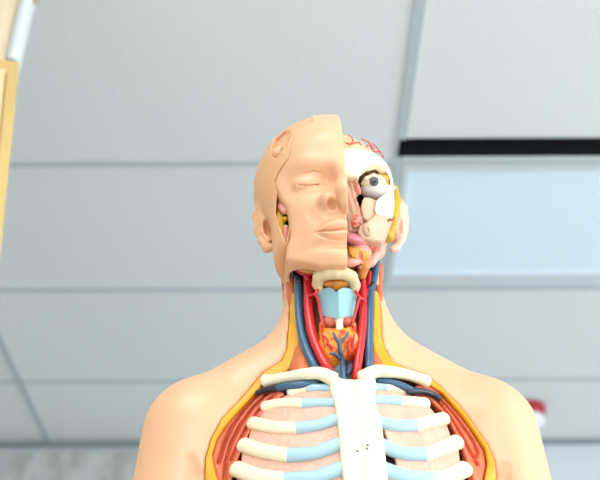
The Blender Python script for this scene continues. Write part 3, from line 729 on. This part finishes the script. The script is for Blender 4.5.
# lay-in boards: one ceiling mesh with an opening for each light and the air slot
def boards():
    ms = []
    xs = [CX0]+BX+[CX1]; ys = [CY0]+[y for y in RY if y > CY0]+[CY1]
    for i in range(len(xs)-1):
        for j in range(len(ys)-1):
            x0, x1, y0, y1 = xs[i], xs[i+1], ys[j], ys[j+1]
            mx, my = (x0+x1)/2, (y0+y1)/2
            if any(LX0 < mx < LX1 and LY0 < my < LY1 for LX0, LX1, LY0, LY1 in HOLES): continue
            ms.append(boxm(x0, x1, y0, y1, CZ, CZ+.02))
    return join(*ms)
def cell(i, j): return BX[i], BX[i+1], RY[j], RY[j+1]
LCELLS = [(3, 10), (2, 6), (4, 6), (1, 3), (3, 3), (5, 3)]
HOLES = [cell(*c) for c in LCELLS]
CEIL = struct('ceiling', boards(), TILE)
n = 1
grid = []
for x in BX: grid.append(boxm(x-.012, x+.012, CY0, CY1, CZ-.004, CZ+.001))
for y in RY:
    if y > CY0: grid.append(boxm(CX0, CX1, y-.012, y+.012, CZ-.0045, CZ+.001))
struct('trim_1', join(*grid), TBAR)
struct('trim_2', boxm(CX0, CX1, CY1-.03, CY1-.001, CZ-.018, CZ-.0005, .003), mat('edge_angle', S(132, 144, 149), .6))
struct('ceiling_slab', boxm(CX0-.1, CX1+.1, CY0-.1, CY1+.1, CZ+.14, CZ+.2), WALLM)
# walls
struct('wall_back', boxm(CX0-.1, CX1+.1, CY1, CY1+.1, 0, CZ+.14), WALLM)
struct('wall_left', boxm(CX0-.1, CX0, CY0, CY1, 0, CZ+.14), WALLM)
def wall_with_window(name, fixed, lo, hi, w0, w1, z0, z1, axis):
    def bx(a0, a1, b0, b1): return boxm(fixed[0], fixed[1], a0, a1, b0, b1) if axis == 'x' else boxm(a0, a1, fixed[0], fixed[1], b0, b1)
    return struct(name, join(bx(lo, hi, 0, z0), bx(lo, hi, z1, CZ+.14), bx(lo, w0, z0, z1), bx(w1, hi, z0, z1)), WALLM)
wall_with_window('wall_right', (CX1, CX1+.1), CY0, CY1, -2.6, 3.6, .9, 2.5, 'x')
wall_with_window('wall_front', (CY0-.1, CY0), CX0-.1, CX1+.1, -2.2, 4.0, .9, 2.5, 'y')
FRM = mat('window_frame_white', S(225, 226, 224), .5)
def window(name, axis, f, w0, w1, z0, z1, nb):
    ms = []
    def bx(a0, a1, b0, b1): return boxm(f-.03, f+.03, a0, a1, b0, b1) if axis == 'x' else boxm(a0, a1, f-.03, f+.03, b0, b1)
    ms += [bx(w0, w1, z0, z0+.06), bx(w0, w1, z1-.06, z1)]
    for k in range(nb+1):
        c = w0+(w1-w0)*k/nb; c = min(max(c, w0+.03), w1-.03); ms.append(bx(c-.03, c+.03, z0+.06, z1-.06))
    return struct(name, join(*ms), FRM)
window('window_1', 'x', CX1+.05, -2.6, 3.6, .9, 2.5, 4)
window('window_2', 'y', CY0-.05, -2.2, 4.0, .9, 2.5, 4)
struct('floor', boxm(CX0-.1, CX1+.1, CY0-.1, CY1+.1, -.1, 0), FLOORM)
# mottled pale border below the ceiling at the far left
struct('trim_3', boxm(CX0+.01, -.56, CY1-.045, CY1-.001, 2.36, CZ-.05, .004), mat('mottled_border', S(196, 196, 192), .8, .2, col2=S(170, 170, 166), scale=14, thr=(.4, .6), stretch=(1, 1, .6)))

# lights in the ceiling
LFRAME = mat('light_frame', S(210, 216, 219), .5)
def fixture(c, label, strength, watts):
    x0, x1, y0, y1 = cell(*c)
    t = empty('ceiling_light', ((x0+x1)/2, (y0+y1)/2, CZ), label, 'ceiling light', 'flat light panels set in the ceiling')
    hx_, hy_ = (x1-x0)/2-.014, (y1-y0)/2-.014
    fr = join(boxm(-hx_, hx_, -hy_, -hy_+.03, -.003, .05), boxm(-hx_, hx_, hy_-.085, hy_, -.003, .05), boxm(-hx_, -hx_+.016, -hy_+.03, hy_-.085, -.003, .05), boxm(hx_-.03, hx_, -hy_+.03, hy_-.085, -.003, .05))
    link('light_frame', *fr, LFRAME, t, False)
    link('diffuser', *boxm(-hx_+.016, hx_-.03, -hy_+.03, hy_-.085, .006, .012), emit('diffuser_glow_%d_%d' % c, (.70, .83, .90), strength), t, False)
    if watts:
        L = bpy.data.lights.new('panel_lamp', 'AREA'); L.shape = 'RECTANGLE'; L.size = 2*hx_-.1; L.size_y = 2*hy_-.1; L.energy = watts; L.color = (1, .97, .93)
        o = bpy.data.objects.new('panel_lamp', L); COL.objects.link(o); o.parent = t; o.location = (0, 0, -.02)
    return t
fixture((3, 10), 'pale blue light panel in the ceiling beside the black air slot', PANEL_GLOW, 0)
for c in LCELLS[1:]: fixture(c, 'lit white panel of the ceiling behind the viewer', 2.0, PANEL_W*(1.7 if c[1] == 6 else .8))
# black air slot
x0, x1 = BX[3]-.004, BX[4]-.012
sl = empty('air_slot', ((x0+x1)/2, 3.031, CZ), 'long black air slot in the ceiling in front of the pale light panel', 'air vent')
hw = (x1-x0)/2
BLK = mat('slot_black', (.002, .0025, .004), .8, .1); BLK2 = mat('slot_blade', (.006, .007, .011), .7, .15)
link('slot_frame', *join(boxm(-hw, hw, -.040, -.034, -.006, .0), boxm(-hw, hw, .034, .040, -.006, .0), boxm(-hw, -hw+.006, -.034, .034, -.006, .0), boxm(hw-.006, hw, -.034, .034, -.006, .0), boxm(-hw+.006, hw-.006, -.034, .034, -.0055, .0)), BLK, sl, False)
link('slot_blade', *boxm(-hw+.006, hw-.006, -.010, -.004, -.0085, -.0055), BLK2, sl, False)
link('slot_blade', *boxm(-hw+.006, hw-.006, .010, .016, -.0085, -.0055), BLK2, sl, False)
# red fire alarm on the ceiling
al_ = empty('ceiling_fire_alarm', (.884, 4.92, CZ), 'red ceiling fire alarm with a white lower lens, half hidden by the shoulder', 'fire alarm')
RED = mat('alarm_red', S(170, 22, 38), .4)
link('alarm_body', *ringm([(.058, 0), (.072, -.004), (.074, -.030), (.070, -.040), (.06, -.043)], 40), RED, al_)
link('lens', *ringm([(.066, -.043), (.066, -.066), (.052, -.088), (.014, -.098)], 32), mat('lens_white', S(228, 232, 240), .3), al_)
# tall cupboard at the left edge and the tub on top of it
WOOD = mat('cupboard_wood', S(208, 174, 106), .45, noise=.12, scale=12, stretch=(6, 6, .6))
DOORM = mat('cupboard_door', S(222, 194, 146), .5, noise=.06, scale=8, stretch=(6, 6, .6))
CBA = radians(15); CBR = np.array([[cos(CBA), -sin(CBA), 0], [sin(CBA), cos(CBA), 0], [0, 0, 1]])
CBO = np.array([-.456, 2.0, 0])-CBR@np.array([.365, -.201, 0])
cb = empty('tall_cupboard', tuple(CBO), 'tall pale wooden cupboard reaching up at the edge of the picture', 'cupboard')
link('carcass', *join(boxm(-.365, -.345, -.20, .20, .06, 2.358), boxm(.345, .365, -.20, .20, .06, 2.358), boxm(-.345, .345, .185, .20, .06, 2.358), boxm(-.345, .345, -.20, .185, 2.333, 2.358), boxm(-.345, .345, -.20, .185, .06, .085), boxm(-.35, .35, -.17, .19, 0, .06)), WOOD, cb, False)
for s in (-1, 1):
    d = link('door', *boxm(min(s*.002, s*.343), max(s*.002, s*.343), -.216, -.201, .09, 2.331, .003), DOORM, cb, False)
    link('handle', *join(boxm(s*.05-.006, s*.05+.006, -.240, -.232, 1.05, 1.25, .002), boxm(s*.05-.005, s*.05+.005, -.234, -.215, 1.06, 1.075), boxm(s*.05-.005, s*.05+.005, -.234, -.215, 1.225, 1.24)), METAL, d, False)
def tub(w0, d0, w1, d1, h, t):
    def rr(w, d, z, r=.04):
        out = []
        for cx_, cy_, a0 in ((w-r, d-r, 0), (-w+r, d-r, 90), (-w+r, -d+r, 180), (w-r, -d+r, 270)):
            for k in range(6): a = radians(a0+k*18); out.append((cx_+r*cos(a), cy_+r*sin(a), z))
        return out
    rings = [rr(w0, d0, 0), rr(w1, d1, h), rr(w1+.012, d1+.012, h), rr(w1+.012, d1+.012, h+.02), rr(w1-t, d1-t, h+.02), rr(w0-t, d0-t, t)]
    V = sum(rings, []); Fo = []; m = 24
    for i in range(5):
        for k in range(m): Fo.append((i*m+k, i*m+(k+1) % m, (i+1)*m+(k+1) % m, (i+1)*m+k))
    Fo.append(tuple(range(m))[::-1]); Fo.append(tuple(5*m+k for k in range(m)))
    return V, Fo
TUBW = mat('tub_white', S(202, 206, 204), .4)
tb = empty('storage_tub', tuple(CBO+CBR@np.array([.110, -.105, 2.359])), 'cream and white flared tub standing on the tall cupboard', 'tub')
link('tub', *tub(.25, .09, .275, .105, .26, .006), mat('tub_cream', S(212, 190, 158), .4, noise=.05, scale=8), tb, False)

for sx_ in (-1, 1):
    for sy_ in (-1, 1):
        P0 = np.array([sx_*.243, sy_*.083, .012]); P1 = np.array([sx_*.270, sy_*.100, .262])
        link('corner_rib', *tube([P0, (P0+P1)/2, P1], .012, 10), TUBW, tb)
tb.rotation_euler.z = CBA; cb.rotation_euler.z = CBA
# lab bench under the model
bn = empty('lab_bench', (ROOT[0], 1.5, 0), 'pale bench the anatomical torso stands on', 'bench')
link('bench_top', *boxm(-.8, .8, -.35, .35, .86, .90, .004), mat('bench_top', S(200, 198, 192), .4), bn, False)
for sx_ in (-1, 1):
    for sy_ in (-1, 1): link('leg', *boxm(sx_*.74-.025, sx_*.74+.025, sy_*.29-.025, sy_*.29+.025, 0, .86, .003), METAL, bn, False)
# ------------------------------------------------------------------ light
def area(name, loc, rot, sx_, sy_, e, col):
    L = bpy.data.lights.new(name, 'AREA'); L.shape = 'RECTANGLE'; L.size = sx_; L.size_y = sy_; L.energy = e; L.color = col
    o = bpy.data.objects.new(name, L); COL.objects.link(o); o.location = loc; o.rotation_euler = rot; return o
area('window_daylight', (CX1+.35, .5, 1.7), (0, radians(90), 0), 1.7, 6.2, WIN_R, (.82, .92, 1))
area('window_daylight', (.9, CY0-.35, 1.7), (radians(90), 0, 0), 6.2, 1.7, WIN_F, (.88, .95, 1))
w = bpy.data.worlds.new('daylight'); scene.world = w; w.use_nodes = True
bg = w.node_tree.nodes['Background']; bg.inputs[0].default_value = (.75, .87, 1, 1); bg.inputs[1].default_value = 1.5
# ------------------------------------------------------------------ camera
cd = bpy.data.cameras.new('camera'); co = bpy.data.objects.new('camera', cd); COL.objects.link(co)
cd.sensor_width = 36; cd.lens = FPX*36/600; cd.clip_start = .05
from mathutils import Matrix
co.matrix_world = Matrix(((R_[0], U_[0], -F_[0], CAM[0]), (R_[1], U_[1], -F_[1], CAM[1]), (R_[2], U_[2], -F_[2], CAM[2]), (0, 0, 0, 1)))
cd.dof.use_dof = True; cd.dof.focus_distance = 1.47; cd.dof.aperture_fstop = 7.5; cd.dof.aperture_blades = 9
scene.camera = co
scene.view_settings.view_transform = 'Standard'; scene.view_settings.look = 'None'; scene.view_settings.gamma = 1
scene.view_settings.use_curve_mapping = False; scene.view_settings.exposure = EXPO
scene.cycles.use_denoising = True
scene.cycles.max_bounces = 8; scene.cycles.diffuse_bounces = 5
